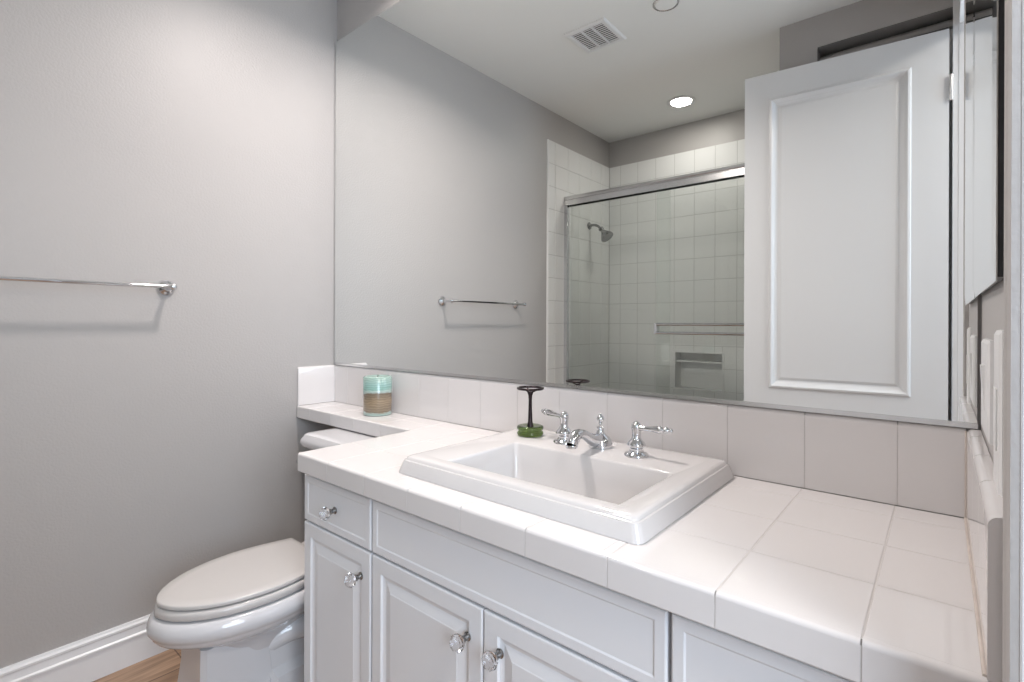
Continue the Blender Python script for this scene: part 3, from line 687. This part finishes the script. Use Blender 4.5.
for hz in (2.07, 0.25):
    bm = bmesh.new(); lathe(bm, [(0.0045, -0.002), (0.0065, 0), (0.0065, 0.100), (0.0045, 0.102)], (0.0055, 0.006, hz-0.05), n=14)
    box(bm, 0.0, 0.010, -0.030, 0.004, hz-0.05, hz+0.05)
    link('door_hinge', bm, M['steel'], parent=dr, smooth=True)['label'] = 'satin steel hinge'

# ------------------------------------------------------------------ bathtub and sliding glass shower door
bt = empty('bathtub', (0.71, -0.85, 0), 'white alcove bathtub behind the sliding glass doors', 'bathtub')
bm = bmesh.new(); tx0, tx1, ty0, ty1, tz = 0.0095, XS-0.0015, YB+0.0015, -0.50, 0.47
loft(bm, [rrect(tx0, tx1, ty0, ty1, 0.0005, 0.01), rrect(tx0, tx1, ty0, ty1, tz-0.02, 0.01), rrect(tx0, tx1, ty0, ty1, tz, 0.01), rrect(tx0+0.07, tx1-0.07, ty0+0.06, ty1-0.10, tz, 0.08), rrect(tx0+0.08, tx1-0.08, ty0+0.07, ty1-0.11, tz-0.02, 0.08), rrect(tx0+0.15, tx1-0.12, ty0+0.10, ty1-0.13, 0.14, 0.10), rrect(tx0+0.2, tx1-0.2, ty0+0.14, ty1-0.17, 0.11, 0.08)])
kid(bt, 'tub_shell', bm, M['china'], smooth=True, angle=40)
sd = empty('shower_door', (0.71, -0.58, tz), 'sliding clear glass shower door in a chrome frame, seen in the mirror', 'shower door')
DY = -0.58; SH1 = 2.012; SH0 = 1.945
bm = bmesh.new()
prism(bm, [(DY+0.030, SH0), (DY+0.030, SH1-0.034), (DY+0.024, SH1-0.026), (DY+0.030, SH1-0.018), (DY+0.026, SH1-0.004), (DY+0.016, SH1), (DY-0.030, SH1), (DY-0.030, SH0), (DY-0.024, SH0), (DY-0.024, SH1-0.02), (DY+0.022, SH1-0.02), (DY+0.022, SH0)], 'x', 0.0085, XS-0.001)
kid(sd, 'header_rail', bm, M['steel'])
for x0, x1 in ((0.0085, 0.036), (XS-0.028, XS-0.001)):
    bm = bmesh.new(); box(bm, x0, x1, DY+0.004, DY+0.026, tz+0.03, SH0); box(bm, x0, x1 if x0 > 1 else x0+0.012, DY-0.026, DY+0.004, tz+0.03, SH0)
    kid(sd, 'side_jamb', bm, M['chrome'], bevel=0.001)
bm = bmesh.new(); prism(bm, [(DY+0.032, tz+0.0005), (DY+0.032, tz+0.03), (DY+0.024, tz+0.034), (DY-0.026, tz+0.034), (DY-0.032, tz+0.02), (DY-0.032, tz+0.0005)], 'x', 0.0085, XS-0.001)
kid(sd, 'bottom_track', bm, M['steel'])
# outer panel (with towel rail) and inner panel
p1 = bmesh.new(); box(p1, 0.690, XS-0.03, DY+0.008, DY+0.014, tz+0.036, SH0+0.03); o1 = kid(sd, 'glass_panel', p1, M['pane'])
p2 = bmesh.new(); box(p2, 0.038, 0.765, DY-0.014, DY-0.008, tz+0.036, SH0+0.03); o2 = kid(sd, 'glass_panel', p2, M['pane'])
bm = bmesh.new(); off = sd.matrix_basis.translation
for z in (1.118, 1.066):
    tube(bm, [(0.700, DY+0.050, z), (XS-0.07, DY+0.050, z)], 0.0075, 12)
for x in (0.700, XS-0.07):
    box(bm, x-0.010, x+0.010, DY+0.0142, DY+0.056, 1.060, 1.124)
bmesh.ops.translate(bm, verts=bm.verts[:], vec=-off)
link('towel_rail', bm, M['chrome'], parent=o1, bevel=0.0015)

# shower head
sh = empty('shower_head', (0.008, -0.89, 1.855), 'chrome shower head on a bent arm on the tiled shower wall', 'shower head')
bm = bmesh.new(); YH = -0.89
lathe(bm, [(0.028, 0), (0.027, 0.004), (0.016, 0.010), (0.010, 0.013)], (0.0084, YH, 1.855), (1, 0, 0), 24)
kid(sh, 'escutcheon', bm, M['nickel'], smooth=True)
bm = bmesh.new(); tube(bm, spline([(0.010, YH, 1.855), (0.045, YH, 1.857), (0.080, YH, 1.846), (0.108, YH, 1.822)], 6), 0.0098, 14)
kid(sh, 'arm', bm, M['nickel'], smooth=True)
bm = bmesh.new(); dv = Vector((0.62, 0.0, -0.78))
lathe(bm, [(0.013, -0.008), (0.020, 0.0), (0.020, 0.010), (0.013, 0.016), (0.012, 0.024), (0.018, 0.034), (0.032, 0.056), (0.047, 0.078), (0.050, 0.088), (0.047, 0.094), (0.028, 0.096), (0.001, 0.094)], (0.106, YH, 1.825), dv, 30)
kid(sh, 'spray_head', bm, M['nickel'], smooth=True, angle=40)

# ------------------------------------------------------------------ ceiling fittings
def recessed(loc, label, lit):
    e = empty('recessed_light', loc, label, 'ceiling light')
    x, y, z = loc
    b = bmesh.new(); lathe(b, [(0.066, -0.0005), (0.084, -0.0005), (0.088, -0.003), (0.084, -0.006), (0.070, -0.007), (0.066, -0.004)], loc, n=40, cap=False)
    kid(e, 'trim_ring', b, M['plastic'], smooth=True, angle=50)
    b = bmesh.new(); lathe(b, [(0.067, -0.0005), (0.067, -0.004), (0.05, -0.0055), (0.001, -0.006)], loc, n=36)
    kid(e, 'lamp_lens', b, M['lens'], smooth=True)
    return e
recessed((0.739, -0.818, ZC), 'lit round recessed ceiling light above the shower', True)
recessed((0.80, 0.90, ZC), 'round recessed ceiling light over the toilet end of the vanity', True)
e = empty('ceiling_cover', (1.08, 0.215, ZC), 'small round flat white cover disc in the ceiling beside the air vent', 'ceiling cover')
bm = bmesh.new(); lathe(bm, [(0.048, -0.0004), (0.050, -0.0020), (0.0525, -0.0032), (0.056, -0.0030), (0.058, -0.0004)], (1.08, 0.215, ZC), n=40, cap=False)
kid(e, 'trim_ring', bm, M['steel'], smooth=True, angle=30)
bm = bmesh.new(); lathe(bm, [(0.046, -0.0004), (0.046, -0.003), (0.044, -0.0042), (0.001, -0.0045)], (1.08, 0.215, ZC), n=40)
kid(e, 'cover_disc', bm, M['ceiling'], smooth=True, angle=30)
vt = empty('ceiling_vent', (0.70, 0.19, ZC), 'square white louvred air vent in the ceiling', 'vent')
vx0, vx1, vy0, vy1 = 0.585, 0.815, 0.075, 0.305
bm = bmesh.new()
def rv(i, z): return [(vx0+i, vy0+i, z), (vx1-i, vy0+i, z), (vx1-i, vy1-i, z), (vx0+i, vy1-i, z)]
loft(bm, [rv(0, ZC-0.0005), rv(0.001, ZC-0.004), rv(0.008, ZC-0.009), rv(0.026, ZC-0.009), rv(0.028, ZC-0.002)], True, False)
for k in (1, 2):
    xx = vx0+0.028 + (vx1-vx0-0.056)*k/3; box(bm, xx-0.004, xx+0.004, vy0+0.028, vy1-0.028, ZC-0.009, ZC-0.001)
kid(vt, 'frame', bm, M['plastic'])
bm = bmesh.new()
for k in range(11):
    yy = vy0+0.030 + (vy1-vy0-0.060)*(k+0.5)/11
    prism(bm, [(yy-0.0045, ZC-0.0055), (yy-0.0035, ZC-0.0065), (yy+0.0045, ZC-0.0065), (yy+0.0035, ZC-0.0055)], 'x', vx0+0.028, vx1-0.028)
kid(vt, 'louvres', bm, M['plastic'])
bm = bmesh.new(); box(bm, vx0+0.028, vx1-0.028, vy0+0.028, vy1-0.028, ZC-0.0008, ZC-0.0002); kid(vt, 'duct_shade', bm, M['dark'])  # flat dark sheet, its colour stands in for shade behind the louvres
